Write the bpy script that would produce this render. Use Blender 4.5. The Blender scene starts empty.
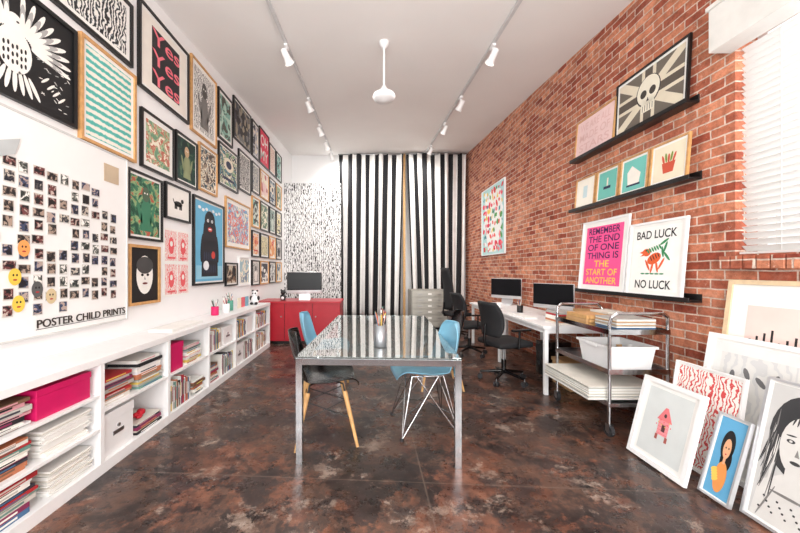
import bpy, bmesh, math, random
from mathutils import Vector, Matrix
random.seed(7)
S=bpy.context.scene
# ---------------------------------------------------------------- materials
MATS={}
def newmat(name):
    m=bpy.data.materials.new(name); m.use_nodes=True
    return m,m.node_tree.nodes,m.node_tree.links,m.node_tree.nodes['Principled BSDF']
def srgb(c):
    return tuple(((v/255)/12.92 if v/255<=0.04045 else (((v/255)+0.055)/1.055)**2.4) for v in c)
def M(name,rgb=None,rough=0.5,metal=0.0,trans=0.0,coat=0.0,emis=0.0,var=0.06,scale=8):
    if name in MATS: return MATS[name]
    m,n,l,b=newmat(name)
    c=srgb(rgb)
    b.inputs['Roughness'].default_value=rough
    b.inputs['Metallic'].default_value=metal
    b.inputs['Transmission Weight'].default_value=trans
    b.inputs['Coat Weight'].default_value=coat
    if trans==0:
        tc=n.new('ShaderNodeTexCoord'); nz=n.new('ShaderNodeTexNoise'); nz.inputs['Scale'].default_value=scale
        nz.inputs['Detail'].default_value=4
        r=n.new('ShaderNodeValToRGB')
        r.color_ramp.elements[0].position=0.3; r.color_ramp.elements[1].position=0.7
        r.color_ramp.elements[0].color=tuple(x*(1-var) for x in c)+(1,)
        r.color_ramp.elements[1].color=tuple(min(1,x*(1+var)) for x in c)+(1,)
        l.new(tc.outputs['Object'],nz.inputs['Vector']); l.new(nz.outputs['Fac'],r.inputs['Fac']); l.new(r.outputs['Color'],b.inputs['Base Color'])
    else: b.inputs['Base Color'].default_value=c+(1,)
    if emis>0:
        b.inputs['Emission Color'].default_value=c+(1,); b.inputs['Emission Strength'].default_value=emis
    MATS[name]=m; return m
white=M('white_paint',(240,240,240),0.45,var=0.02)
wallw=M('wall_white_paint',(240,240,240),0.8,var=0.012,scale=2)
ceilm=M('ceiling_paint',(237,234,231),0.9,var=0.012,scale=2)
paper=M('paper_white',(240,239,235),0.8,var=0.02)
black=M('black_lacquer',(18,18,19),0.35)
blackp=M('black_plastic',(13,13,15),0.22,coat=0.2)
blackm=M('black_fabric',(26,26,29),0.8)
chrome=M('chrome',(205,207,210),0.12,metal=1.0,var=0.02)
steel=M('brushed_steel',(175,176,178),0.3,metal=1.0)
wood=M('light_wood',(205,160,105),0.5,var=0.18,scale=20)
woodd=M('oak_frame',(200,152,98),0.45,var=0.15,scale=25)
blue=M('blue_plastic',(125,182,208),0.35,coat=0.2,var=0.03)
red=M('red_lacquer',(180,22,42),0.4,coat=0.2)
redb=M('red_ribbon',(200,28,48),0.5)
pink=M('magenta_card',(205,20,95),0.5)
grey=M('grey_metal',(150,148,140),0.45,metal=0.3)
dgrey=M('dark_rubber',(45,45,48),0.7)
screen=M('screen_glass',(12,13,17),0.35)
screen.node_tree.nodes['Principled BSDF'].inputs['Specular IOR Level'].default_value=.25
alu=M('aluminium',(215,216,218),0.3,metal=0.6)
cardb=M('cardboard',(190,150,105),0.8)
def pm(r,g,b): return M('print_%02x%02x%02x'%(r,g,b),(r,g,b),0.6,var=0.04)
gl,n,l,b=newmat('table_glass'); b.inputs['Base Color'].default_value=(0.80,0.88,0.86,1)
b.inputs['Roughness'].default_value=0.02; b.inputs['Transmission Weight'].default_value=0.9; b.inputs['IOR'].default_value=1.5
b.inputs['Coat Weight'].default_value=0.6; b.inputs['Coat Roughness'].default_value=0.02
def thin_glass():
    m,n,l,b=newmat('window_glass')
    t=n.new('ShaderNodeBsdfTransparent'); g=n.new('ShaderNodeBsdfGlossy'); g.inputs['Roughness'].default_value=0.02
    mx=n.new('ShaderNodeMixShader'); mx.inputs[0].default_value=0.06
    l.new(t.outputs[0],mx.inputs[1]); l.new(g.outputs[0],mx.inputs[2]); l.new(mx.outputs[0],n['Material Output'].inputs[0]); return m
wglass=thin_glass()
# art patterns
_ac=[0]
def art(kind,cols,scale=8,seed=None):
    _ac[0]+=1
    m,n,l,b=newmat('art_print_%d'%_ac[0]); b.inputs['Roughness'].default_value=0.55
    tc=n.new('ShaderNodeTexCoord'); mp=n.new('ShaderNodeMapping'); sd=seed if seed is not None else _ac[0]*3.7
    mp.inputs['Location'].default_value=(sd,sd*0.3,sd*0.7); l.new(tc.outputs['Object'],mp.inputs['Vector'])
    if kind=='noise':
        t=n.new('ShaderNodeTexNoise'); t.inputs['Scale'].default_value=scale; t.inputs['Detail'].default_value=5; t.inputs['Distortion'].default_value=1.0; o=t.outputs['Fac']; lo,hi=0.36,0.64
    elif kind=='cells':
        t=n.new('ShaderNodeTexVoronoi'); t.inputs['Scale'].default_value=scale
        sp=n.new('ShaderNodeSeparateColor'); l.new(t.outputs['Color'],sp.inputs[0]); o=sp.outputs[0]; lo,hi=0,1
    elif kind=='lines':
        t=n.new('ShaderNodeTexWave'); t.inputs['Scale'].default_value=scale; t.inputs['Distortion'].default_value=14; t.inputs['Detail'].default_value=3; t.inputs['Detail Scale'].default_value=1.2; o=t.outputs['Fac']; lo,hi=0.1,0.9
    elif kind=='hbands':
        t=n.new('ShaderNodeTexWave'); t.bands_direction='Z'; t.inputs['Scale'].default_value=scale; t.inputs['Distortion'].default_value=1.5; t.inputs['Detail'].default_value=3; t.inputs['Detail Scale'].default_value=6; o=t.outputs['Fac']; lo,hi=0.1,0.9
    l.new(mp.outputs[0],t.inputs['Vector'])
    r=n.new('ShaderNodeValToRGB'); cr=r.color_ramp; cr.interpolation='CONSTANT'
    k=len(cols)
    cr.elements[0].position=0; cr.elements[0].color=srgb(cols[0])+(1,)
    cr.elements[1].position=lo+(hi-lo)*(k-1)/k; cr.elements[1].color=srgb(cols[-1])+(1,)
    for i in range(1,k-1):
        e=cr.elements.new(lo+(hi-lo)*i/k); e.color=srgb(cols[i])+(1,)
    l.new(o,r.inputs['Fac']); l.new(r.outputs['Color'],b.inputs['Base Color'])
    return m
# ---------------------------------------------------------------- mesh builder
class B:
    def __init__(s): s.v=[];s.f=[];s.mi=[];s.sm=[];s.mats=[]; s.X=Matrix.Identity(4)
    def mat(s,m):
        if m not in s.mats: s.mats.append(m)
        return s.mats.index(m)
    def add(s,vs,fs,m,smooth=False):
        o=len(s.v); i=s.mat(m)
        s.v+= [tuple(s.X@Vector(p)) for p in vs]
        for f in fs: s.f.append(tuple(o+k for k in f)); s.mi.append(i); s.sm.append(smooth)
    def box(s,x0,x1,y0,y1,z0,z1,m):
        vs=[(x,y,z) for x in(x0,x1) for y in(y0,y1) for z in(z0,z1)]
        s.add(vs,[(0,1,3,2),(4,6,7,5),(0,4,5,1),(2,3,7,6),(0,2,6,4),(1,5,7,3)],m)
    def cbox(s,c,d,m,rot=None):
        X=s.X
        s.X=X@Matrix.Translation(c)@(rot.to_4x4() if rot else Matrix.Identity(4))
        s.box(-d[0]/2,d[0]/2,-d[1]/2,d[1]/2,-d[2]/2,d[2]/2,m); s.X=X
    def rbox(s,c,d,r,m,rot=None,seg=3):
        bm=bmesh.new(); bmesh.ops.create_cube(bm,size=1)
        bmesh.ops.scale(bm,vec=d,verts=bm.verts)
        bmesh.ops.bevel(bm,geom=list(bm.edges),offset=r,segments=seg,profile=0.5,affect='EDGES')
        bm.verts.index_update(); T=Matrix.Translation(c)@(rot.to_4x4() if rot else Matrix.Identity(4))
        s.add([T@v.co for v in bm.verts],[[v.index for v in f.verts] for f in bm.faces],m,True); bm.free()
    def cyl(s,a,b_,r,m,r2=None,seg=14,caps=True):
        a=Vector(a);b_=Vector(b_); d=(b_-a).normalized(); r2=r if r2 is None else r2
        u=d.orthogonal().normalized(); w=d.cross(u); vs=[]
        for p,rr in((a,r),(b_,r2)):
            for i in range(seg):
                t=2*math.pi*i/seg; vs.append(p+u*math.cos(t)*rr+w*math.sin(t)*rr)
        s.add(vs,[(i,(i+1)%seg,seg+(i+1)%seg,seg+i) for i in range(seg)],m,True)
        if caps:
            s.add(vs[:seg],[tuple(range(seg))[::-1]],m); s.add(vs[seg:],[tuple(range(seg))],m)
    def tube(s,pts,r,m,seg=10):
        for i in range(len(pts)-1): s.cyl(pts[i],pts[i+1],r,m,seg=seg)
        for p in pts[1:-1]: s.sph(p,(r,r,r),m,8,6)
    def sph(s,c,r,m,nu=20,nv=12):
        vs=[];fs=[]
        for j in range(nv+1):
            ph=math.pi*j/nv
            for i in range(nu):
                t=2*math.pi*i/nu; vs.append((c[0]+r[0]*math.sin(ph)*math.cos(t),c[1]+r[1]*math.sin(ph)*math.sin(t),c[2]+r[2]*math.cos(ph)))
        for j in range(nv):
            for i in range(nu): fs.append((j*nu+i,(j+1)*nu+i,(j+1)*nu+(i+1)%nu,j*nu+(i+1)%nu))
        s.add(vs,fs,m,True)
    def lathe(s,c,prof,m,seg=28):
        vs=[];fs=[];k=len(prof)
        for (r,z) in prof:
            for i in range(seg):
                t=2*math.pi*i/seg; vs.append((c[0]+r*math.cos(t),c[1]+r*math.sin(t),c[2]+z))
        for j in range(k-1):
            for i in range(seg): fs.append((j*seg+i,j*seg+(i+1)%seg,(j+1)*seg+(i+1)%seg,(j+1)*seg+i))
        s.add(vs,fs,m,True)
    # flat shapes facing local -y
    def poly(s,pts,y,m): s.add([(p[0],y,p[1]) for p in pts],[tuple(range(len(pts)))],m)
    def ell(s,cx,cz,rx,rz,y,m,rot=0,seg=24):
        c,sn=math.cos(rot),math.sin(rot)
        s.poly([(cx+rx*math.cos(t)*c-rz*math.sin(t)*sn,cz+rx*math.cos(t)*sn+rz*math.sin(t)*c) for t in [2*math.pi*i/seg for i in range(seg)]],y,m)
    def rect(s,x0,x1,z0,z1,y,m): s.poly([(x0,z0),(x1,z0),(x1,z1),(x0,z1)],y,m)
    def text(s,st,cx,cz,w,h,y,m,off=0.02,ext=0.0):
        cu=bpy.data.curves.new('t','FONT'); cu.body=st; cu.size=1; cu.offset=off; cu.extrude=0
        ob=bpy.data.objects.new('t',cu); S.collection.objects.link(ob)
        dg=bpy.context.evaluated_depsgraph_get(); ev=ob.evaluated_get(dg); me=ev.to_mesh()
        if len(me.vertices):
            xs=[v.co.x for v in me.vertices]; ys=[v.co.y for v in me.vertices]
            ax,bx,ay,by=min(xs),max(xs),min(ys),max(ys)
            V=[(cx+((v.co.x-ax)/(bx-ax)-.5)*w, y, cz+((v.co.y-ay)/(by-ay)-.5)*h) for v in me.vertices]
            F=[tuple(p.vertices) for p in me.polygons]
            s.add(V,F,m)
            if ext>0:
                s.add([(a,y+ext,c) for a,_,c in V],F,m)
        ev.to_mesh_clear(); bpy.data.objects.remove(ob); bpy.data.curves.remove(cu)
    def obj(s,name,mw=None,bevel=0,parent=None,solid=0,subs=0):
        me=bpy.data.meshes.new(name); me.from_pydata(s.v,[],s.f)
        for m in s.mats: me.materials.append(m)
        me.polygons.foreach_set('material_index',s.mi); me.polygons.foreach_set('use_smooth',s.sm); me.update()
        o=bpy.data.objects.new(name,me); S.collection.objects.link(o)
        if parent: o.parent=parent
        if mw is not None: o.matrix_world=mw
        if solid: q=o.modifiers.new('s','SOLIDIFY'); q.thickness=solid; q.offset=0
        if subs: q=o.modifiers.new('u','SUBSURF'); q.levels=subs; q.render_levels=subs
        if bevel: q=o.modifiers.new('b','BEVEL'); q.width=bevel; q.segments=2; q.limit_method='ANGLE'
        return o
def T(x,y,z,rz=0,rx=0): return Matrix.Translation((x,y,z))@Matrix.Rotation(math.radians(rz),4,'Z')@Matrix.Rotation(math.radians(rx),4,'X')
def empty(name,mw):
    e=bpy.data.objects.new(name,None); e.empty_display_size=0.1; S.collection.objects.link(e); e.matrix_world=mw; return e
# ---------------------------------------------------------------- room
XL,XR,YB,YF=-2.13,2.60,9.0,-1.6
def zc(y): return 4.0+0.081*(y-3.25)
# floor material
fm,n,l,b=newmat('stained_concrete')
tc=n.new('ShaderNodeTexCoord')
def noise(sc,det,dist=0,rough=0.6,off=0):
    mp=n.new('ShaderNodeMapping'); mp.inputs['Location'].default_value=(off,off*.7,0); l.new(tc.outputs['Object'],mp.inputs['Vector'])
    q=n.new('ShaderNodeTexNoise'); q.inputs['Scale'].default_value=sc; q.inputs['Detail'].default_value=det; q.inputs['Distortion'].default_value=dist; q.inputs['Roughness'].default_value=rough
    l.new(mp.outputs[0],q.inputs['Vector']); return q.outputs['Fac']
def ramp(fac,stops):
    r=n.new('ShaderNodeValToRGB'); cr=r.color_ramp
    cr.elements[0].position=stops[0][0]; cr.elements[0].color=srgb(stops[0][1])+(1,)
    cr.elements[1].position=stops[-1][0]; cr.elements[1].color=srgb(stops[-1][1])+(1,)
    for p,c in stops[1:-1]:
        e=cr.elements.new(p); e.color=srgb(c)+(1,)
    l.new(fac,r.inputs['Fac']); return r.outputs['Color']
def mixc(f,a,bb,mode='MIX'):
    q=n.new('ShaderNodeMix'); q.data_type='RGBA'; q.blend_type=mode
    if isinstance(f,float): q.inputs['Factor'].default_value=f
    else: l.new(f,q.inputs['Factor'])
    for s_,v in((6,a),(7,bb)):
        if isinstance(v,tuple): q.inputs[s_].default_value=v
        else: l.new(v,q.inputs[s_])
    return q.outputs[2]
def C(r,g,b_): return srgb((r,g,b_))+(1,)
base=ramp(noise(1.0,12,0.3,0.78),[(0.38,(30,25,25)),(0.46,(62,50,46)),(0.51,(98,72,60)),(0.56,(66,54,50)),(0.64,(128,108,96))])
rust=ramp(noise(1.9,10,0.1,0.78,7),[(0.50,(0,0,0)),(0.54,(235,235,235))])
c1=mixc(rust,base,ramp(noise(7,8,0,0.7,15),[(0.4,(78,46,36)),(0.6,(136,90,70))]))
dk=ramp(noise(2.3,11,0.1,0.78,19),[(0.50,(0,0,0)),(0.535,(240,240,240))])
c2=mixc(dk,c1,ramp(noise(6,8,0,0.7,31),[(0.4,(28,24,25)),(0.6,(62,53,52))]))
lt=ramp(noise(3.1,12,0.1,0.82,23),[(0.56,(0,0,0)),(0.59,(200,200,200))])
c3=mixc(lt,c2,ramp(noise(9,6,0,0.7,77),[(0.4,(130,110,98)),(0.6,(180,162,148))]))
sp_=ramp(noise(22,6,0,0.8,90),[(0.61,(0,0,0)),(0.66,(170,170,170))])
c4=mixc(sp_,c3,C(150,132,120))
# joints
sp=n.new('ShaderNodeSeparateXYZ'); l.new(tc.outputs['Object'],sp.inputs[0])
def math_(op,a,v=None,v2=None):
    q=n.new('ShaderNodeMath'); q.operation=op
    for i,x in enumerate((a,v,v2)):
        if x is None: continue
        if isinstance(x,(int,float)): q.inputs[i].default_value=x
        else: l.new(x,q.inputs[i])
    return q.outputs[0]
def joint(out,off,per):
    f=math_('PINGPONG',math_('ADD',out,off),per/2)
    return math_('LESS_THAN',f,0.005)
jx=joint(sp.outputs[0],-0.34+20*3.4,3.4)
yy=math_('ADD',sp.outputs[1],math_('MULTIPLY',sp.outputs[0],0.06))
jy=joint(yy,-2.1+20*3.3,3.3)
jj=math_('MAXIMUM',jx,jy)
c5=mixc(math_('MULTIPLY',jj,0.4),c4,C(125,108,96))
l.new(c5,b.inputs['Base Color'])
rr=n.new('ShaderNodeMapRange'); l.new(noise(4,10,0,0.8,60),rr.inputs[0]); rr.inputs[1].default_value=0.35; rr.inputs[2].default_value=0.65; rr.inputs[3].default_value=0.16; rr.inputs[4].default_value=0.48
l.new(rr.outputs[0],b.inputs['Roughness'])
bp=n.new('ShaderNodeBump'); bp.inputs['Strength'].default_value=0.12; bp.inputs['Distance'].default_value=0.01; l.new(noise(12,8,0,0.7,3),bp.inputs['Height']); l.new(bp.outputs[0],b.inputs['Normal'])
q=B(); q.box(XL-0.2,XR+0.3,YF-0.2,YB+0.2,-0.1,0,fm); q.obj('floor')
# brick
bmz,n,l,b=newmat('red_brick')
tc=n.new('ShaderNodeTexCoord'); sp=n.new('ShaderNodeSeparateXYZ'); l.new(tc.outputs['Object'],sp.inputs[0])
cb=n.new('ShaderNodeCombineXYZ'); l.new(math_('ADD',math_('ADD',sp.outputs[1],sp.outputs[0]),math_('MULTIPLY',noise(9,2,0,0.5,12),0.012)),cb.inputs[0])
l.new(math_('ADD',sp.outputs[2],math_('MULTIPLY',noise(5,3,0,0.5,2),0.022)),cb.inputs[1])
bt=n.new('ShaderNodeTexBrick'); l.new(cb.outputs[0],bt.inputs['Vector']); bt.inputs['Scale'].default_value=1
bt.inputs['Brick Width'].default_value=0.205; bt.inputs['Row Height'].default_value=0.071; bt.inputs['Mortar Size'].default_value=0.0065; bt.inputs['Mortar Smooth'].default_value=0.35; bt.inputs['Bias'].default_value=0.0
bt.inputs['Color1'].default_value=C(158,70,48); bt.inputs['Color2'].default_value=C(230,154,118); bt.inputs['Mortar'].default_value=C(226,204,188)
v1=ramp(noise(14,8,0,0.8,8),[(0.35,(170,158,150)),(0.6,(255,255,255))])
cA=mixc(0.85,bt.outputs['Color'],v1,'MULTIPLY')
v2=ramp(noise(1.6,10,0.3,0.8,30),[(0.52,(0,0,0)),(0.68,(140,140,140))])
cB=mixc(v2,cA,C(230,198,178))
v3=ramp(noise(7,6,0.3,0.8,51),[(0.60,(0,0,0)),(0.66,(150,150,150))])
cC=mixc(v3,cB,C(134,62,46))
v4=ramp(noise(11,8,0.1,0.85,71),[(0.60,(0,0,0)),(0.65,(180,180,180))])
cD=mixc(v4,cC,C(234,212,198))
l.new(cD,b.inputs['Base Color']); b.inputs['Roughness'].default_value=0.85
hb=math_('ADD',math_('MULTIPLY',bt.outputs['Fac'],-1.0),math_('MULTIPLY',noise(30,4,0,0.6,4),0.6))
bp=n.new('ShaderNodeBump'); bp.inputs['Strength'].default_value=0.6; bp.inputs['Distance'].default_value=0.012; l.new(hb,bp.inputs['Height']); l.new(bp.outputs[0],b.inputs['Normal'])
# walls
q=B(); q.box(XL-0.2,XL,YF,YB,0,4.7,wallw); q.obj('wall_left')
WY0,WY1,WZ0,WZ1=0.35,2.35,1.45,3.05
q=B(); q.box(XR,XR+0.3,WY1,YB,0,4.7,bmz); q.box(XR,XR+0.3,YF,WY0,0,4.7,bmz); q.box(XR,XR+0.3,WY0,WY1,0,WZ0,bmz); q.box(XR,XR+0.3,WY0,WY1,WZ1,4.7,bmz); q.obj('wall_right')
q=B(); q.box(XL-0.2,XR+0.3,YB,YB+0.2,0,4.7,wallw); q.obj('wall_back')
q=B(); q.box(XL-0.2,XR+0.3,YF-0.2,YF,3.2,4.7,wallw); q.box(XL-0.2,XL+0.15,YF-0.2,YF,0,3.2,wallw); q.box(XR-0.15,XR+0.3,YF-0.2,YF,0,3.2,wallw); q.box(XL+.15,XR-.15,YF-0.2,YF,0,0.3,wallw); q.obj('wall_front')
q=B()
for x in (XL+.15,-.6,.95,XR-.21): q.box(x,x+.06,YF-.14,YF-.06,.3,3.2,alu)
q.box(XL+.15,XR-.15,YF-.14,YF-.06,3.14,3.2,alu); q.box(XL+.15,XR-.15,YF-.14,YF-.06,.3,.36,alu); q.box(XL+.15,XR-.15,YF-.105,YF-.1,.36,3.14,wglass); q.obj('window_1')
q=B()
y0,y1=YF-.2,YB+.2
q.add([(XL-.2,y0,zc(y0)),(XR+.3,y0,zc(y0)),(XR+.3,y1,zc(y1)),(XL-.2,y1,zc(y1)),(XL-.2,y0,4.9),(XR+.3,y0,4.9),(XR+.3,y1,4.9),(XL-.2,y1,4.9)],
 [(0,1,2,3),(7,6,5,4),(0,4,5,1),(1,5,6,2),(2,6,7,3),(3,7,4,0)],ceilm); q.obj('ceiling')
# side window: frame, glass
q=B()
q.box(XR+.16,XR+.22,WY0,WY1,WZ0,WZ0+.06,white);q.box(XR+.16,XR+.22,WY0,WY1,WZ1-.06,WZ1,white)
for y in (WY0,(WY0+WY1)/2-.03,WY1-.06): q.box(XR+.16,XR+.22,y,y+.06,WZ0+.06,WZ1-.06,white)
q.box(XR+.185,XR+.19,WY0+.06,WY1-.06,WZ0+.06,WZ1-.06,wglass); q.obj('window_2')
# blinds
bl,n,l,b=newmat('blind_slat'); b.inputs['Base Color'].default_value=(.82,.81,.79,1); b.inputs['Roughness'].default_value=.55
t=n.new('ShaderNodeBsdfTranslucent'); t.inputs[0].default_value=(.9,.9,.88,1); mx=n.new('ShaderNodeMixShader'); mx.inputs[0].default_value=.2
l.new(b.outputs[0],mx.inputs[1]); l.new(t.outputs[0],mx.inputs[2]); l.new(mx.outputs[0],n['Material Output'].inputs[0])
q=B(); z=WZ0+.04
while z<2.9:
    q.cbox((XR+.05,(WY0+WY1)/2,z),(.052,WY1-WY0-.03,.003),bl,Matrix.Rotation(math.radians(44),3,'Y')); z+=.045
for y in (2.1,1.5,.8): q.cyl((XR+.02,y,WZ0+.02),(XR+.02,y,2.9),.002,bl,seg=6)
q.box(XR+.02,XR+.08,WY0+.01,WY1-.01,WZ0+.002,WZ0+.016,bl); q.obj('window_blind')
vm=M('valance_cream',(222,220,215),.5)
q=B(); q.box(XR-.16,XR-.001,WY0-.05,WY1+.03,2.9,3.2,vm); q.box(XR-.175,XR-.001,WY0-.06,WY1+.04,3.2,3.23,vm); q.obj('blind_valance',bevel=.004)
q=B(); 
yy_=WY0-.05
while yy_<WY1+.05:
    q.box(XR-.07,XR-.001,yy_,yy_+.068,WZ0-.10,WZ0-.012,bmz); yy_+=.078
q.obj('trim_1',bevel=.004)
# ---------------------------------------------------------------- ceiling tracks
def track(x,ys):
    q=B(); y0,y1=-.8,8.8
    q.X=Matrix.Translation((x,0,0))
    vs=[]
    for y in(y0,y1):
        for dx,dz in((-.018,-.001),(.018,-.001),(.018,-.03),(-.018,-.03)): vs.append((dx,y,zc(y)+dz))
    q.add(vs,[(0,1,5,4),(1,2,6,5),(2,3,7,6),(3,0,4,7),(0,3,2,1),(4,5,6,7)],M('track_grey',(205,205,205),.4))
    for y in ys:
        z=zc(y)-.03
        q.box(-.02,.02,y-.05,y+.05,z-.03,z,white)
        q.cyl((0,y,z-.02),(0,y,z-.09),.01,white)
        d=Vector((.35 if x<0 else -.35,.55 if y>4 else .2,-.75)).normalized()
        c=Vector((0,y,z-.13))
        q.cyl(c-d*.08,c+d*.03,.036,white,r2=.042,seg=20); q.cyl(c+d*.03,c+d*.085,.042,white,r2=.058,seg=20,caps=False)
        q.cyl(c+d*.035,c+d*.05,.04,M('lamp_lens',(255,250,240),.3,emis=3),seg=20)
        li=bpy.data.lights.new('track_spot','SPOT'); li.energy=100 if y<7 else 66; li.spot_size=math.radians(150); li.spot_blend=1; li.shadow_soft_size=.08; li.color=(1,.975,.94)
        lo=bpy.data.objects.new('spot_lamp',li); S.collection.objects.link(lo)
        p=c+d*.12+Vector((x,0,0)); lo.location=p; lo.rotation_euler=(-d).to_track_quat('Z','Y').to_euler()
    q.obj('track_light')
track(-1.0,[3.95,5.4,6.6,7.6,8.5]); track(1.47,[3.95,5.35,6.5,8.0])
# fan
q=B(); fy=3.93; zt=zc(fy)
q.lathe((.167,fy,zt),[(0,-.075),(.03,-.075),(.055,-.03),(.06,0)],white)
q.cyl((.167,fy,zt-.06),(.167,fy,3.5),.011,white)
q.lathe((.167,fy,3.4),[(0,-.055),(.03,-.055),(.06,-.04),(.12,-.03),(.135,0),(.125,.03),(.07,.06),(.035,.10),(.02,.13),(0,.13)],white)
q.obj('ceiling_fan')
# ---------------------------------------------------------------- back: partition + curtain
m,n,l,b=newmat('branch_wallpaper'); tc=n.new('ShaderNodeTexCoord')
mp=n.new('ShaderNodeMapping'); mp.inputs['Scale'].default_value=(1,1,.45); l.new(tc.outputs['Object'],mp.inputs[0])
w=n.new('ShaderNodeTexWave'); w.bands_direction='X'; w.inputs['Scale'].default_value=6.5; w.inputs['Distortion'].default_value=9; w.inputs['Detail'].default_value=5; w.inputs['Detail Scale'].default_value=4; l.new(mp.outputs[0],w.inputs[0])
c=ramp(w.outputs['Fac'],[(.0,(40,40,42)),(.2,(50,50,52)),(.3,(222,222,222)),(1,(230,230,230))]); l.new(c,b.inputs['Base Color']); b.inputs['Roughness'].default_value=.8
q=B(); q.box(XL+.002,-.72,8.2,8.28,0,3.5,m); q.obj('wall_partition')
cw=M('curtain_white',(235,233,230),.9); ck=M('curtain_black',(22,22,26),.9)
def curtain(xa,xb,xa2,xb2,y,ztop,zbot,per,ph=0):
    q=B(); NX=220; NZ=14
    arc=(xb-xa)*1.0; vs=[];
    for j in range(NZ+1):
        t=j/NZ; L=xa+(xa2-xa)*t; R=xb+(xb2-xb)*t; z=ztop+(zbot-ztop)*t
        for i in range(NX+1):
            u=i/NX; vs.append((L+(R-L)*u+.012*math.sin(u*60+t*3), y+.05*math.sin(u*arc/.19*6.28+ph+t*.6)*(0.4+.6*t)+.02*math.sin(u*17+2*t), z))
    for s_ in (0,1):
        fs=[]
        for j in range(NZ):
            for i in range(NX):
                k=int(((i+.5)/NX*arc+ph*.05)/(per/2))%2
                if k==s_: a=j*(NX+1)+i; fs.append((a,a+NX+1,a+NX+2,a+1))
        q.add(vs,fs,(ck,cw)[s_],True)
    q.cyl((xa-.02,y,ztop-.01),(xb+.02,y,ztop-.01),.014,steel)
    q.obj('striped_curtain',solid=.004)
curtain(-.82,.88,-.82,.80,8.72,zc(8.72)-.04,.02,.235)
curtain(.95,2.52,1.12,2.45,8.66,zc(8.66)-.04,.25,.235,1.2)
q=B(); q.box(.885,.945,8.8,8.86,0,zc(8.8)-.01,wood); q.obj('wooden_post')
# ---------------------------------------------------------------- picture frames
def picture(name,w,h,fmat,artm,mw,fw=.022,dep=.03,matw=.0,deco=None,glass=True):
    q=B()
    q.box(-w/2,w/2,-dep,0,0,fw,fmat);q.box(-w/2,w/2,-dep,0,h-fw,h,fmat)
    q.box(-w/2,-w/2+fw,-dep,0,fw,h-fw,fmat);q.box(w/2-fw,w/2,-dep,0,fw,h-fw,fmat)
    q.box(-w/2+fw,w/2-fw,-dep*.5,-.002,fw,h-fw,paper)
    y=-dep*.5-.001
    aw,ah=w-2*fw-2*matw,h-2*fw-2*matw
    q.rect(-aw/2,aw/2,fw+matw,fw+matw+ah,y,artm)
    if deco:
        X=q.X; q.X=Matrix.Translation((0,0,h/2)); deco(q,aw,ah,y-.001); q.X=X
    return q.obj(name,mw)
K=(22,22,24);W=(238,236,230)
def d_eagle(q,w,h,y):
    m=pm(*W); k=pm(*K); g=pm(170,170,168)
    for s_ in(-1,1):
        for r_ in range(3):
            for i in range(9):
                a=math.radians(-8+i*12); R=(.40-.10*r_)
                cx=s_*(.05*w+math.cos(a)*R*w*.85); cz=.06*h+math.sin(a)*R*h*.85-.03*h
                q.ell(cx,cz,.095*w,.024*h,y-.0004*r_-.00004*i,(m,g,m)[r_],rot=a if s_>0 else math.pi-a,seg=12)
    q.ell(0,-.08*h,.13*w,.21*h,y-.002,m)
    for i in range(18): q.ell((-.08+.032*(i%6))*w,-.2*h+.07*h*(i//6)+.01*(i%2),.009*w,.024*h,y-.0025,k,seg=10)
    q.ell(0,.17*h,.065*w,.085*h,y-.0022,m); q.poly([(.05*w,.2*h),(.13*w,.15*h),(.05*w,.14*h)],y-.0026,m); q.ell(.02*w,.19*h,.012*w,.01*h,y-.003,k,seg=10)
    for i in range(7): q.ell((i-3)*.05*w,-.36*h,.018*w,.11*h,y-.0018-.00005*i,m,rot=(i-3)*.18,seg=12)
    for s_ in(-1,1):
        for i in range(4): q.ell(s_*(.24+.05*i)*w,-.2*h-.04*h*i,.05*w,.012*h,y-.002,m,rot=s_*.8,seg=10)
    rn=random.Random(9)
    for i in range(60):
        s_=rn.choice((-1,1)); q.ell(s_*rn.uniform(.18,.46)*w,rn.uniform(-.45,.0)*h,.018*w,.005*h,y-.0016,(m,g)[i%2],rot=rn.uniform(-.8,.8),seg=8)
def d_fig(bg,bod,hd):
    def f(q,w,h,y):
        b1=pm(*bod);h1=pm(*hd)
        q.poly([(-.2*w,-.42*h),(.22*w,-.42*h),(.16*w,.05*h),(.05*w,.14*h),(-.05*w,.14*h),(-.16*w,.02*h)],y,b1)
        q.ell(0,.22*h,.13*w,.13*h,y-.0005,h1); q.ell(-.22*w,-.1*h,.05*w,.2*h,y,b1,rot=.3); q.ell(.24*w,-.1*h,.05*w,.2*h,y,b1,rot=-.3)
        e=pm(*W); q.ell(-.045*w,.24*h,.022*w,.015*h,y-.001,e); q.ell(.045*w,.24*h,.022*w,.015*h,y-.001,e)
    return f
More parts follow.
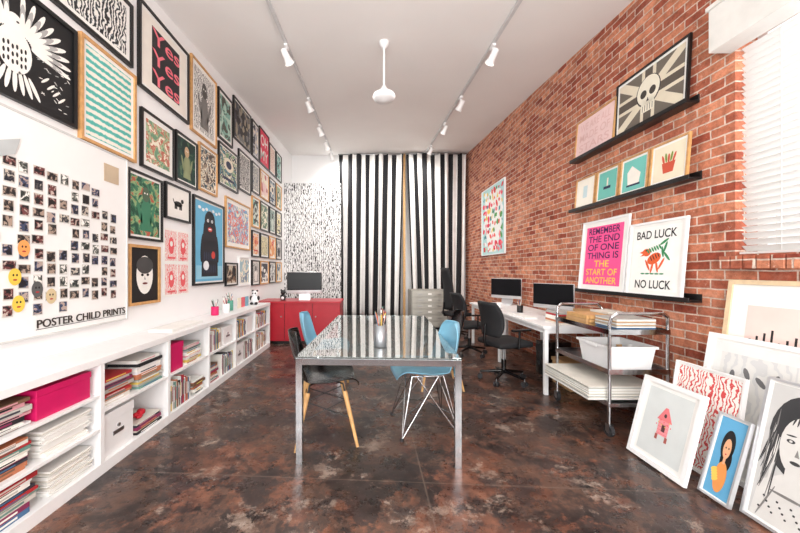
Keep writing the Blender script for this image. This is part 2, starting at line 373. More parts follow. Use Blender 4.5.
def d_beast(q,w,h,y):
    k=pm(30,30,38); n_=pm(48,62,92); r=pm(205,70,60); wv=pm(235,238,240); lb=pm(150,205,228)
    q.rect(-.47*w,.47*w,-.47*h,-.30*h,y,lb)
    q.poly([(-.30*w,-.44*h),(.30*w,-.44*h),(.28*w,-.05*h),(.22*w,.22*h),(.10*w,.36*h),(-.10*w,.36*h),(-.22*w,.22*h),(-.28*w,-.05*h)],y-.0003,k)
    q.ell(0,.28*h,.19*w,.13*h,y-.0004,k)
    for i in range(14): q.ell((-.2+.066*(i%7))*w,(-.34+.16*(i//7))*h,.012*w,.06*h,y-.0006,n_,seg=10)
    for d in(-1,1): q.ell(d*.075*w,.28*h,.035*w,.022*h,y-.0008,wv); q.ell(d*.075*w,.28*h,.012*w,.012*h,y-.001,k); q.ell(d*.28*w,-.08*h,.05*w,.18*h,y-.0005,k,rot=d*.12)
    q.ell(0,.17*h,.08*w,.03*h,y-.0008,r); q.rect(-.05*w,.05*w,.165*h,.18*h,y-.001,wv); q.ell(.12*w,-.16*h,.07*w,.05*h,y-.0009,r); q.ell(-.14*w,-.3*h,.10*w,.06*h,y-.0009,wv)
    for i in range(7): q.ell((-.36+.12*i)*w,(.42-.02*(i%2))*h,.05*w,.02*h,y-.0004,wv)
def d_script(txts,col):
    def f(q,w,h,y):
        k=len(txts)
        for i,t in enumerate(txts): q.text(t,0,h*(.5-(i+.5)/k)*.86,w*.8,h*.8/k*.78,y,pm(*col),.01)
    return f
def d_animal(q,w,h,y):
    k=pm(*K); q.ell(0,-.02*h,.2*w,.1*h,y,k); q.ell(.2*w,.12*h,.07*w,.08*h,y,k)
    for dx in(-.15,-.08,.08,.15): q.rect(dx*w-.012,dx*w+.012,-.22*h,-.02*h,y,k)
    q.ell(-.22*w,.05*h,.02*w,.1*h,y,k,rot=.5)
def d_sun(c1,c2):
    def f(q,w,h,y):
        q.ell(0,.1*h,.28*w,.2*h,y,pm(*c1)); q.ell(0,.1*h,.16*w,.11*h,y-.0005,pm(*c2)); q.rect(-.35*w,.35*w,-.36*h,-.28*h,y,pm(*c2))
    return f
def LW(y0,y1,z0,z1,fmat,a,deco=None,matw=.0,fw=.022,name='framed_print'):
    picture(name,y1-y0,z1-z0,fmat,a,T(XL+.002,(y0+y1)/2,z0,90),fw=fw,matw=matw,deco=deco)
TE=(70,185,170);GR=(70,120,80);RD=(205,60,60);PK=(240,120,135);BL=(90,175,215);OR=(225,130,60);NV=(35,45,75);CR=(236,228,208);YE=(235,200,80)
LW(1.55,2.37,2.35,3.05,black,pm(*K),d_eagle,fw=.028)
LW(2.18,2.93,3.13,3.68,black,art('lines',[W,(150,155,160),K],9),None,.04,.03)
LW(2.40,2.97,2.30,3.08,woodd,art('hbands',[(240,236,224),(225,230,220),(120,200,188),(85,180,168)],5.5),None,.03,.024)
LW(3.01,3.84,3.03,3.84,black,pm(238,232,222),lambda q,w,h,y:(q.rect(-.32*w,.32*w,-.4*h,.4*h,y,pm(40,38,42)),d_script(['Yes','Yes','Yes'],PK)(q,w*.8,h,y-.001)),.03,.026)
LW(3.89,4.53,3.0,3.90,woodd,art('lines',[W,W,(120,120,120)],11),d_fig(None,(120,118,115),(80,78,76)),.05)
LW(3.04,3.55,2.30,2.85,black,art('noise',[(110,150,120),(170,190,150),(190,110,90),CR],12),None,.05)
LW(3.58,4.03,2.31,2.87,black,art('noise',[(20,50,45),(30,70,60),(80,110,80)],7),d_fig(None,(150,160,120),(200,170,130)),.02)
LW(4.07,4.55,2.34,2.93,woodd,art('noise',[(70,60,60),(150,130,110),CR,(60,80,90)],14),None,.02)
LW(2.87,3.35,1.62,2.24,black,art('noise',[(30,80,60),(60,120,90),(140,170,120),(180,90,70)],10),d_fig(None,(60,125,95),(80,100,80)),.02)
LW(3.40,3.87,1.88,2.26,black,pm(*W),d_animal,.02)
LW(4.59,5.06,3.2,3.9,black,art('noise',[(190,215,200),(130,180,165),(80,80,70)],8),None,.04)
LW(5.10,5.84,3.4,4.05,black,art('cells',[(60,60,70),(120,120,120),(30,30,30),(160,150,130)],14),None,.02)
LW(5.9,6.27,3.4,4.05,black,art('noise',[CR,(200,200,210),(70,70,75)],8),None,.03)
LW(6.3,6.89,3.4,4.1,black,pm(225,60,90),d_script(['OH','MY'],W),0)
LW(4.6,5.27,2.55,3.15,black,art('noise',[(90,140,150),(50,60,60),CR,(120,160,120)],10),d_sun(CR,NV),.02)
LW(5.3,5.84,2.65,3.3,black,art('lines',[K,(90,90,90),W],9),None,.03)
LW(3.94,4.77,1.15,2.25,black,pm(105,180,215),d_beast,.02,.026)
LW(4.82,5.80,1.68,2.43,woodd,art('noise',[(200,220,230),(225,120,100),(120,165,200),CR],8),None,.06)
LW(2.88,3.31,1.02,1.57,woodd,pm(*K),lambda q,w,h,y:(q.ell(0,.0,.3*w,.36*h,y,pm(*W)),q.ell(0,.18*h,.3*w,.16*h,y-.001,pm(70,70,70)),q.ell(-.1*w,.0,.05*w,.025*h,y-.002,pm(*K)),q.ell(.1*w,.0,.05*w,.025*h,y-.002,pm(*K)),q.ell(0,-.16*h,.09*w,.02*h,y-.002,pm(120,50,50)),q.poly([(-.02*w,-.02*h),(.03*w,-.09*h),(-.03*w,-.09*h)],y-.002,pm(150,150,150))),0,.026)
LW(4.82,5.25,1.1,1.45,black,art('noise',[K,(120,90,70),(200,190,170)],8),None,.02)
LW(5.3,5.8,1.08,1.56,white,art('noise',[(160,190,200),CR,(120,140,160)],6),None,.03)
pal=[[(60,60,66),(120,120,130),W],[CR,(140,160,175),NV],[(200,210,200),(110,180,170),(60,60,60)],[(225,160,110),CR,(200,90,80)],[W,(190,190,190),(70,70,70)],[(230,200,195),(180,90,90),CR],[(80,105,95),(140,160,130),CR],[(235,225,170),CR,(90,90,90)]]
i=0
for (ya,yb) in((5.9,6.3),(6.35,6.86),(6.92,7.36),(7.42,7.86)):
    for (za,zb) in((2.75,3.3),(2.12,2.68),(1.58,2.06),(1.06,1.52),(3.4,4.02)):
        if zb>4 and ya<6.9: continue
        i+=1; LW(ya,yb,za,zb,(black,black,woodd)[i%3],art(('noise','lines','cells')[i%3],pal[i%8],11),(None,d_sun(pal[i%8][0],pal[i%8][2]),d_fig(None,pal[i%8][0],pal[i%8][2]))[(i//2)%3],.03)
# unframed pink pair
q=B(); q.box(-.235,.235,-.004,0,0,.72,paper)
rp=art('lines',[W,W,(230,110,115)],16); q.rect(-.215,-.01,.02,.34,-.005,rp); q.rect(.01,.215,.02,.34,-.005,rp); q.rect(-.215,-.01,.38,.70,-.005,rp); q.rect(.01,.215,.38,.70,-.005,rp)
for dx in(-.11,.11):
    for dz in(.18,.54): q.ell(dx,dz,.05,.09,-.006,pm(228,95,100)); q.ell(dx,dz+.02,.025,.03,-.007,pm(*W)); q.rect(dx-.07,dx+.07,dz-.14,dz-.12,-.007,pm(228,95,100))
q.obj('art_poster',T(XL+.002,3.635,1.06,90))
# pin board panel
q=B(); bw=M('board_white',(237,237,235),.6,var=.01); be=M('board_edge',(205,205,203),.5)
q.box(-.85,.85,-.045,0,0,1.34,bw)
q.box(.85,.862,-.052,0,-.012,1.352,be); q.box(-.85,.85,-.052,0,1.34,1.352,be); q.box(-.85,.85,-.052,0,-.012,0,be)
q.obj('pin_board',T(XL+.002,1.97,.93,90))
px=XL+.002+.046
q=B(); PH=[art('noise',[(20,20,24),(70,60,56),(170,150,135)],30),art('noise',[(28,32,44),(80,76,76),(200,190,176)],34),art('noise',[K,(110,60,60),(190,176,165)],28),art('noise',[(40,46,44),(110,112,106),W],30),art('noise',[(30,28,36),(60,70,100),(180,160,150)],26)]
rnd=random.Random(3)
for c_ in range(11):
    for r_ in range(11):
        if rnd.random()<.05 or (c_>8 and r_<2) : continue
        y=-.17+.086*c_+rnd.uniform(-.006,.006); z=1.04-.086*r_+rnd.uniform(-.006,.006)+(.012*(c_%2))-.004*c_
        if z<.17 or y>.73: continue
        w,h=rnd.choice([(.076,.060),(.058,.070),(.062,.074)])
        q.box(y-w/2,y+w/2,-.002-.0004*(c_%2),0,z-h/2,z+h/2,M('photo_border',(205,203,198),.6)); q.rect(y-w/2+.004,y+w/2-.004,z-h/2+.007,z+h/2-.004,-.0034,PH[rnd.randrange(5)])
for (y,z,c_) in((-.05,.38,YE),(-.03,.22,YE),(.08,.30,(90,90,90)),(.0,.55,(240,160,90)),(.17,.25,(210,190,150))):
    q.ell(y,z,.036,.05,-.005,pm(*c_)); q.ell(y-.01,z+.01,.005,.007,-.006,pm(*K)); q.ell(y+.01,z+.01,.005,.007,-.006,pm(*K)); q.ell(y,z-.018,.012,.005,-.006,pm(180,50,50))
q.box(.60,.75,-.003,0,1.12,1.26,M('kraft',(196,176,150),.8)); q.poly([(-.2,1.12),(-.02,1.2),(-.05,1.1),(-.2,1.02)],-.006,M('grey_card',(185,190,190),.7))
q.obj('photo_collage',T(px+.001,1.98,.92,90))
q=B(); q.text('POSTER CHILD PRINTS',0,.035,.74,.052,-.006,M('letter_dark',(60,52,48),.5),.008,ext=.004); q.rect(-.38,.38,0,.004,-.006,black); q.obj('wall_lettering',T(px,2.43,.965,90))
# ---------------------------------------------------------------- left shelving
SX0,SX1,SH=XL+.003,-1.75,.77
q=B(); ys=[.72+.72*i for i in range(8)]
q.box(SX0,SX1+.005,.70,5.78,SH-.045,SH,white); q.box(SX0,SX1,.70,5.78,.0,.075,white); q.box(SX0,SX0+.012,.70,5.78,.075,SH-.045,white)
for y in ys: q.box(SX0+.012,SX1,y-.018,y+.018,.075,SH-.045,white)
lev={0:[.30,.52],1:[.30,.52]}
for i in range(7):
    for z in lev.get(i,[.41]): q.box(SX0+.012,SX1-.002,ys[i]+.018,ys[i+1]-.018,z-.01,z+.01,white)
q.obj('shelving_unit',bevel=.002)
cols=[(185,50,55),(240,240,235),(34,34,38),(222,195,95),(70,110,150),(110,150,140),(190,120,85),(220,215,205),(140,50,90),(60,60,70),(220,160,170),(180,180,175),(250,248,240),(120,90,70),(235,235,235),(200,198,190)]
bmats=[M('book_%d'%i,c,.6) for i,c in enumerate(cols)]
def vbooks(y0,y1,z,hm,name='books'):
    q=B(); y=y0
    while y<y1-.03:
        t=random.uniform(.007,.026); h=random.uniform(.78,1)*hm; d=random.uniform(.2,.27); m=random.choice(bmats)
        q.box(SX1-.03-d,SX1-.03,y,y+t,z,z+h,m); q.box(SX1-.0295,SX1-.0285,y+t*.25,y+t*.75,z+h*.3,z+h*.8,random.choice(bmats)); q.box(SX1-.028-d+.004,SX1-.034,y+.002,y+t-.002,z+h,z+h+.001,paper)
        y+=t+.001
    q.obj(name)
def hbooks(y0,y1,z,hm,pap=False,name='books',wm=.3):
    q=B(); t0=z; 
    while t0<z+hm:
        t=random.uniform(.008,.028) if not pap else random.uniform(.004,.010); 
        if t0+t>z+hm: break
        a=random.uniform(0,.03); L=min(y1-y0-.03,wm)-random.uniform(0,.05); m=random.choice(bmats) if not pap else (paper,bmats[1],bmats[7])[random.randrange(3)]
        xx=SX1-.025-random.uniform(0,.02); q.box(SX1-.27+random.uniform(-.01,.01),xx,y0+a,y0+a+L,t0,t0+t,m)
        if not pap: q.box(xx,xx+.0006,y0+a+.04,y0+a+L-.06,t0+t*.3,t0+t*.7,random.choice(bmats))
        t0+=t+.0005
    q.obj(name)
def sbox(y0,y1,z,h,m,name,handle=False):
    q=B(); q.box(SX1-.31,SX1-.03,y0,y1,z,z+h*.78,m); q.box(SX1-.315,SX1-.025,y0-.004,y1+.004,z+h*.78,z+h,m)
    if handle: q.box(SX1-.031,SX1-.026,(y0+y1)/2-.05,(y0+y1)/2+.05,z+h*.4,z+h*.5,steel); q.cyl((SX1-.03,(y0+y1)/2,z+h*.6),(SX1-.022,(y0+y1)/2,z+h*.6),.012,steel)
    q.obj(name,bevel=.003)
e=.0005
L1,L2,L3=.075+e,.31+e,.53+e
def Y(i): return ys[i]+.02
hbooks(Y(0),Y(0)+.33,L1,.18); hbooks(Y(0)+.36,Y(1)-.03,L1,.17); vbooks(Y(0),Y(1)-.05,L2,.18); hbooks(Y(0)+.05,Y(1)-.1,L3,.15)
hbooks(Y(1),Y(1)+.33,L1,.19); hbooks(Y(1)+.36,Y(2)-.04,L1,.14,True,'paper_stack'); hbooks(Y(1)+.0,Y(1)+.3,L2,.18); hbooks(Y(1)+.32,Y(2)-.05,L2,.15,True,'paper_stack',.34); hbooks(Y(1),Y(1)+.29,L3,.16); sbox(Y(1)+.30,Y(1)+.64,L3,.165,pink,'storage_box')
LM=.42+e
sbox(Y(2)+.01,Y(2)+.30,L1,.29,white,'storage_box',True); hbooks(Y(2)+.34,Y(3)-.05,L1,.08); hbooks(Y(2)+.0,Y(2)+.33,LM,.2); hbooks(Y(2)+.34,Y(3)-.05,LM,.24)
sbox(Y(3)+.02,Y(3)+.24,LM,.25,pink,'storage_box'); hbooks(Y(3)+.28,Y(4)-.05,LM,.2); vbooks(Y(3),Y(3)+.4,L1,.27); hbooks(Y(3)+.42,Y(4)-.05,L1,.16)
vbooks(Y(4),Y(4)+.35,LM,.25); sbox(Y(4)+.38,Y(4)+.64,LM,.22,white,'storage_box',True); hbooks(Y(4),Y(4)+.3,L1,.2); vbooks(Y(4)+.34,Y(5)-.04,L1,.26)
vbooks(Y(5),Y(5)+.4,LM,.24); sbox(Y(5)+.43,Y(5)+.65,LM,.24,white,'storage_box'); sbox(Y(5)+.02,Y(5)+.3,L1,.26,white,'storage_box',True); vbooks(Y(5)+.34,Y(6)-.04,L1,.26)
vbooks(Y(6),Y(6)+.6,LM,.24); vbooks(Y(6),Y(6)+.6,L1,.26)
q=B(); 
for i in range(9): a=i*.7; q.sph((SX1-.12+.03*math.cos(a),Y(2)+.45+.05*math.sin(a*1.3),.075+.08+.02+.012*(i%3)),(.022,.03,.016),redb,10,8)
q.obj('red_bow',T(0,0,.0))
# things on shelf top
q=B()
for k in range(7): q.box(-2.02+.004*(k%3),-1.80+.003*(k%2),3.0+.006*(k%3),3.55-.01*(k%2),SH+e+.004*k,SH+e+.004*k+.0035,paper)
q.obj('paper_stack')
def cup(x,y,z,h,r,m,name='pencil_cup',npen=9,seed=1):
    rn=random.Random(seed)
    q=B(); q.lathe((x,y,z),[(0,.001),(r*.92,.001),(r,.006),(r,h),(r*.93,h),(r*.9,.01),(0,.01)],m)
    for i in range(npen):
        a=rn.uniform(0,6.28); b0=r*.45; p0=Vector((x+b0*math.cos(a+2.6),y+b0*math.sin(a+2.6),z+.013)); p1=Vector((x+r*.8*math.cos(a),y+r*.8*math.sin(a),z+h*rn.uniform(1.35,1.75)))
        mm=rn.choice(bmats+[black]); q.cyl(p0,p1,.004,mm,seg=8); q.cyl(p1,p1+(p1-p0).normalized()*.015,.004,rn.choice(bmats),r2=.001,seg=8)
    q.obj(name)
cup(-1.95,4.15,SH+e,.11,.045,pink,seed=2); cup(-1.92,4.40,SH+e,.12,.045,white,seed=3); cup(-1.98,4.65,SH+e,.14,.05,pm(90,160,140),seed=5)
q=B()
for i,(yy1,c_) in enumerate(((4.9,(230,220,200)),(5.05,(220,100,110)),(5.2,(120,170,190)))): q.box(-1.97,-1.955,yy1,yy1+.11,SH+e,SH+.15,pm(*c_))
q.obj('card_display')
def panda(x,y,z,s_=1):
    q=B(); q.sph((x,y,z+.06*s_),(.05*s_,.05*s_,.06*s_),white); q.sph((x,y,z+.145*s_),(.042*s_,.04*s_,.038*s_),white)
    for d in(-1,1):
        q.sph((x+.03*s_*d,y,z+.18*s_),(.014*s_,.01*s_,.014*s_),black); q.sph((x+.016*s_*d,y-.034*s_,z+.15*s_),(.01*s_,.008*s_,.012*s_),black)
        q.sph((x+.048*s_*d,y-.01,z+.085*s_),(.018*s_,.02*s_,.032*s_),black); q.sph((x+.03*s_*d,y-.04*s_,z+.018*s_),(.02*s_,.03*s_,.018*s_),black)
    q.obj('panda_figurine')
panda(-1.9,5.45,SH+e,1.25)
# ---------------------------------------------------------------- red desk, computer
RZ=.775
q=B(); q.box(-2.05,-.52,5.92,6.6,RZ-.035,RZ,red); q.box(-2.03,-.54,5.95,6.58,.06,RZ-.035,red); q.box(-2.0,-.58,5.99,6.55,0,.06,black)
for x in(-1.54,-1.04): q.box(x-.004,x+.004,5.945,5.951,.08,.73,black)
for x in(-1.6,-1.1,-.98): q.cyl((x,5.93,.5),(x,5.95,.5),.012,steel)
q.obj('red_counter',bevel=.004)
def imac(x,y,z,rz,s_=1):
    q=B(); w=.65*s_
    q.rbox((0,0,.33*s_),(w,.03,.40*s_),.01,alu); q.rbox((0,-.006,.355*s_),(w*.985,.028,.335*s_),.006,screen); q.box(-w*.47,w*.47,-.0215,-.0205,.205*s_,.51*s_,screen)
    q.cbox((0,.05,.15*s_),(.2,.012,.3*s_),alu,Matrix.Rotation(math.radians(-12),3,'X')); q.rbox((0,.06,.005),(.22,.2,.01),.003,alu)
    q.obj('desktop_computer',T(x,y,z,rz))
imac(-1.23,6.2,RZ+.0005,6)
q=B(); q.sph((-1.62,6.15,.87),(.055,.05,.06),black); q.sph((-1.62,6.15,.96),(.045,.04,.045),black); q.sph((-1.62,6.115,.86),(.03,.02,.035),white)
for d in(-1,1): q.sph((-1.62+.035*d,6.15,1.0),(.014,.01,.02),black)
q.sph((-1.62,6.15,.817),(.06,.055,.006),black); q.obj('cat_figurine',T(0,0,RZ-.8105))
# ---------------------------------------------------------------- dining table
mwT=T(.10,3.28,0,-2.6)
q=B(); tw,tl,th=1.13,2.08,.745
for sx in(-1,1):
    for sy in(-1,1): q.box(sx*tw/2-(.045 if sx>0 else 0),sx*tw/2+(.045 if sx<0 else 0),sy*tl/2-(.045 if sy>0 else 0),sy*tl/2+(.045 if sy<0 else 0),0,th-.012,chrome)
for sx in(-1,1): x=sx*(tw/2-.0225); q.box(x-.0225,x+.0225,-tl/2+.045,tl/2-.045,th-.057,th-.012,chrome)
for sy in(-1,1): y=sy*(tl/2-.0225); q.box(-tw/2+.045,tw/2-.045,y-.0225,y+.0225,th-.057,th-.012,chrome)
q.box(-tw/2,tw/2,-tl/2,tl/2,th-.0115,th,gl)
q.obj('glass_table',mwT,bevel=.002)
cup(.08,2.56,.7455,.17,.05,M('cup_metal',(165,170,175),.35,metal=.8),'pencil_cup',14,9)
# ---------------------------------------------------------------- shell chairs
def cr(p,t):
    n_=len(p)-1; x=t*n_; i=min(int(x),n_-1); f=x-i
    a,b_,c,d=p[max(i-1,0)],p[i],p[i+1],p[min(i+2,n_)]
    return tuple(.5*((2*b_[k])+(-a[k]+c[k])*f+(2*a[k]-5*b_[k]+4*c[k]-d[k])*f*f+(-a[k]+3*b_[k]-3*c[k]+d[k])*f**3) for k in range(len(a)))
PROF=[(.235,.405,.13),(.225,.432,.19),(.17,.448,.222),(.08,.44,.235),(-.02,.432,.236),(-.11,.438,.235),(-.175,.475,.232),(-.21,.54,.232),(-.235,.62,.228),(-.255,.70,.21),(-.27,.77,.17),(-.276,.81,.09)]
def shell(name,x,y,rz,m,kind,sc=1.07):
    e_=empty(name,T(x,y,0,rz)@Matrix.Scale(sc,4)); q=B(); NV,NU=34,18; vs=[];fs=[]
    for j in range(NV+1):
        v=j/NV; py,pz,hw=cr(PROF,v); bk=min(1,max(0,(v-.42)/.2)); bk=bk*bk*(3-2*bk)
        for i in range(NU+1):
            u=-1+2*i/NU; a=abs(u)**2.6
            vs.append((hw*u,py+a*.065*bk,pz+a*.045*(1-bk)*min(1,v*6)))
    for j in range(NV):
        for i in range(NU): a=j*(NU+1)+i; fs.append((a,a+1,a+NU+2,a+NU+1))
    q.add(vs,fs,m,True); o=q.obj('shell_seat',None,parent=e_,solid=.008,subs=1)
    q=B()
    tops=[(sx*.12,sy*.12,.425) for sx in(-1,1) for sy in(-1,1)]; feet=[(sx*.215,sy*.215-.0,0.0) for sx in(-1,1) for sy in(-1,1)]
    if kind=='dowel':
        for t_,f_ in zip(tops,feet):
            t2=Vector(t_).lerp(Vector(f_),.12); q.cyl(t2,Vector(f_)+Vector((0,0,.004)),.018,wood,r2=.011); q.cyl(t_,t2,.006,black)
        P=[Vector(t_).lerp(Vector(f_),.25) for t_,f_ in zip(tops,feet)]; P2=[Vector(t_).lerp(Vector(f_),.55) for t_,f_ in zip(tops,feet)]
        for a,b_ in((0,1),(1,3),(3,2),(2,0)): q.cyl(P[a],P2[b_],.004,black,seg=8); q.cyl(P2[a],P[b_],.004,black,seg=8)
        for a in range(4): q.cyl(tops[a],tops[3-a],.006,black,seg=8)
    else:
        for a in range(4):
            f_=Vector(feet[a])+Vector((0,0,.008)); q.cyl(f_-Vector((0,0,.008)),f_+Vector((0,0,.012)),.012,dgrey,seg=10)
            q.cyl(f_,tops[a],.005,chrome,seg=8)
            for b_ in {0:(1,2),1:(0,3),2:(0,3),3:(1,2)}[a]:
                mid=(Vector(tops[a])+Vector(tops[b_]))/2; q.cyl(f_,Vector(tops[b_]).lerp(mid,.3),.004,chrome,seg=8)
                q.cyl(f_.lerp(Vector(tops[a]),.35),Vector((0,0,.2)),.0035,chrome,seg=8)
        for a,b_ in((0,1),(1,3),(3,2),(2,0)): q.cyl(tops[a],tops[b_],.005,chrome,seg=8)
    q.obj('chair_base',None,parent=e_)
    return e_
shell('dining_chair',-.36,2.68,-80,blackp,'dowel')
shell('dining_chair',.46,2.84,96,blue,'eiffel',1.1)
shell('dining_chair',-.49,3.70,-90,blue,'dowel')
shell('dining_chair',.80,3.85,90,blackp,'dowel')
# ---------------------------------------------------------------- desks at right
def desk(y0,y1,name='white_desk'):
    q=B(); x0,x1=1.84,2.56
    q.box(x0,x1,y0,y1,.715,.745,white); q.box(x0+.03,x1-.03,y0+.03,y1-.03,.66,.715,white)
    for x in(x0+.03,x1-.07):
        for y in(y0+.03,y1-.07): q.box(x,x+.04,y,y+.04,0,.66,white)
    q.obj(name,bevel=.003)
desk(3.5,4.72); desk(4.76,6.1); 
imac(2.33,4.2,.7455,-58,.8); imac(2.33,5.65,.7455,-52,.85)
q=B()
for k in range(6): q.box(2.05,2.3,3.56+.004*k,3.86-.003*k,.7455+.022*k,.7455+.022*k+.021,random.choice(bmats))
q.obj('book_stack')
q=B()
for k in range(5): q.box(2.34+.003*k,2.54,3.6,3.84-.004*k,.7455+.03*k,.7455+.03*k+.029,(cardb,bmats[2],bmats[7],bmats[9],cardb)[k])
q.obj('file_box')
q=B(); q.box(1.88,2.03,4.0,4.42,.7455,.757,white)
for i in range(4):
    for j in range(13): q.box(1.887+i*.034,1.887+i*.034+.029,4.01+j*.031,4.01+j*.031+.026,.757,.761,paper)
q.obj('computer_keyboard')
cup(2.1,4.62,.7455,.1,.04,black,seed=8)
q=B(); q.lathe((2.0,5.1,.7455),[(0,.001),(.03,.001),(.038,.03),(.04,.09),(.036,.09),(.03,.008),(0,.008)],white); q.tube([(2.0,5.06,.78),(2.0,5.035,.78),(2.0,5.035,.815),(2.0,5.062,.82)],.005,white); q.obj('coffee_mug')
# boxes under desk
q=B(); q.box(2.2,2.52,3.62,3.98,0.001,.26,cardb); q.box(2.19,2.53,3.61,3.99,.26,.30,cardb); q.obj('cardboard_box',bevel=.003)
q=B(); q.rbox((2.36,4.25,.215),(.36,.18,.42),.012,blackp); q.box(2.17,2.18,4.18,4.32,.3,.38,dgrey); q.cyl((2.172,4.25,.15),(2.182,4.25,.15),.03,dgrey); q.obj('computer_tower')
# flat file cabinet
q=B(); q.box(.93,1.75,7.4,8.1,.05,.88,grey); q.box(.97,1.71,7.44,8.06,0,.05,black)
for i in range(6):
    z=.07+i*.134; q.box(.95,1.73,7.385,7.4,z,z+.122,M('file_drawer',(176,174,165),.4,metal=.2)); 
    for x in(1.12,1.56): q.box(x-.05,x+.05,7.372,7.385,z+.055,z+.07,steel)
    q.box(1.30,1.38,7.381,7.385,z+.045,z+.08,paper)
q.obj('flat_file_cabinet',bevel=.003)
# ---------------------------------------------------------------- task chairs
def task(x,y,rz,hb=.5,arms=True,name='office_chair'):
    e_=empty(name,T(x,y,0,rz)); q=B()
    for i in range(5):
        a=math.radians(72*i+18); d=Vector((math.cos(a),math.sin(a),0)); q.cyl(d*.03+Vector((0,0,.12)),d*.27+Vector((0,0,.085)),.022,blackp,r2=.014)
        c=d*.27; pz=Vector((-d.y,d.x,0))
        for s_ in(-1,1): q.cyl(c+pz*s_*.008+Vector((0,0,.03)),c+pz*s_*.026+Vector((0,0,.03)),.03,dgrey,seg=16)
        q.cyl(c+Vector((0,0,.03)),c+Vector((0,0,.09)),.007,steel)
    q.cyl((0,0,.09),(0,0,.26),.028,blackp); q.cyl((0,0,.26),(0,0,.42),.016,steel); q.rbox((0,0,.425),(.2,.22,.03),.01,blackp)
    q.obj('wheel_base',parent=e_)
    q=B(); q.rbox((0,.01,.47),(.47,.46,.07),.03,blackm); q.obj('seat_cushion',parent=e_)
    q=B(); NU,NV=12,12; vs=[]
    for j in range(NV+1):
        v=j/NV
        for i in range(NU+1):
            u=-1+2*i/NU; hw=.215*(1-.25*abs(2*v-1)**3); vs.append((hw*u,-.235-.06*v*v+.06*u*u+.03*math.sin(v*3.14),.56+hb*v))
    q.add(vs,[(j*(NU+1)+i,j*(NU+1)+i+1,(j+1)*(NU+1)+i+1,(j+1)*(NU+1)+i) for j in range(NV) for i in range(NU)],blackm,True); q.obj('back_rest',parent=e_,solid=.035)
    q=B(); q.tube([(0,-.1,.43),(0,-.25,.44),(0,-.27,.52),(0,-.255,.7)],.016,blackp)
    if arms:
        for s_ in(-1,1): q.tube([(s_*.12,0,.43),(s_*.27,0,.45),(s_*.28,0,.64)],.012,blackp); q.rbox((s_*.28,.02,.655),(.05,.24,.025),.01,blackp)
    q.obj('support_frame',parent=e_)
task(1.62,4.0,-75,.40,True); task(1.58,5.25,-80,.42,True); task(1.72,6.6,-80,.82,True)
# ---------------------------------------------------------------- utility cart
mwC=T(2.165,3.03,0,0)
q=B(); hx,hy=.235,.37
for sx in(-1,1):
    for sy in(-1,1): 
        q.cyl((sx*hx,sy*hy,.10),(sx*hx,sy*hy,.90),.013,chrome)
        q.cyl((sx*hx,sy*hy,.045),(sx*hx,sy*hy,.10),.009,steel)
        for d in(-1,1): q.box(sx*hx+d*.018-.002,sx*hx+d*.018+.002,sy*hy-.02,sy*hy+.02,.04,.10,steel)
        q.cyl((sx*hx-.013,sy*hy,.045),(sx*hx+.013,sy*hy,.045),.045,dgrey,seg=22); q.cyl((sx*hx-.015,sy*hy,.045),(sx*hx+.015,sy*hy,.045),.02,steel,seg=16)
for sy in(-1,1):
    q.tube([(-hx,sy*hy,.90),(-hx+.01,sy*(hy+.01),.96),(-hx+.05,sy*(hy+.015),.99),(hx-.05,sy*(hy+.015),.99),(hx-.01,sy*(hy+.01),.96),(hx,sy*hy,.90)],.013,chrome)
for z in(.24,.50,.82):
    q.box(-hx-.01,hx+.01,-hy-.01,hy+.01,z,z+.006,steel)
    for sx in(-1,1): q.box(sx*hx-.004+sx*.01,sx*hx+.004+sx*.01,-hy-.01,hy+.01,z,z+.04,chrome)
    for sy in(-1,1): q.box(-hx-.01,hx+.01,sy*hy-.004+sy*.01,sy*hy+.004+sy*.01,z,z+.04 if z>.3 else z+.025,chrome)
q.obj('utility_cart',mwC)
q=B()
for k in range(24): a=random.uniform(-.015,.015); q.box(1.79+a,2.37+a,2.70+a,3.37+a,.282+.0045*k,.282+.0045*k+.004,(paper,bmats[1],bmats[12],bmats[7],bmats[11])[k%5])
q.obj('paper_stack')
def bin_(x0,x1,y0,y1,z,h,m,name):
    q=B(); t=.006; i_=.025
    def rg(o,zz): return [(x0+o,y0+o,zz),(x1-o,y0+o,zz),(x1-o,y1-o,zz),(x0+o,y1-o,zz)]
    vs=rg(i_,z)+rg(0,z+h)+rg(t,z+h)+rg(i_+t,z+t)
    fs=[(3,2,1,0)]+[(k,(k+1)%4,4+(k+1)%4,4+k) for k in range(4)]+[(4+k,4+(k+1)%4,8+(k+1)%4,8+k) for k in range(4)]+[(8+k,8+(k+1)%4,12+(k+1)%4,12+k) for k in range(4)]+[(12,13,14,15)]
    q.add(vs,fs,m); q.box(x0-.012,x1+.012,y0-.012,y0,z+h-.02,z+h,m); q.box(x0-.012,x1+.012,y1,y1+.012,z+h-.02,z+h,m); q.box(x0-.012,x0,y0,y1,z+h-.02,z+h,m); q.box(x1,x1+.012,y0,y1,z+h-.02,z+h,m)
    q.box(x0-.016,x0-.012,(y0+y1)/2-.07,(y0+y1)/2+.07,z+h-.03,z+h-.01,m); q.obj(name)
bin_(1.97,2.36,2.72,3.12,.507,.2,white,'plastic_bin')
q=B()
for k in range(3): q.box(1.97,2.2,3.02-.01*k,3.32-.01*k,.8265+.034*k,.8265+.034*k+.032,(wood,cardb,wood)[k]); q.box(1.99,2.18,3.0-.01*k,3.02-.01*k,.8265+.034*k+.005,.8265+.034*k+.027,wood)
q.obj('wooden_tray')
q=B()
for k in range(16): a=random.uniform(-.012,.012); q.box(2.02+a,2.34+a,2.70+a,2.96+a,.8265+.007*k,.8265+.007*k+.0065,random.choice([paper,bmats[7],bmats[1],cardb,bmats[11],bmats[4]]))
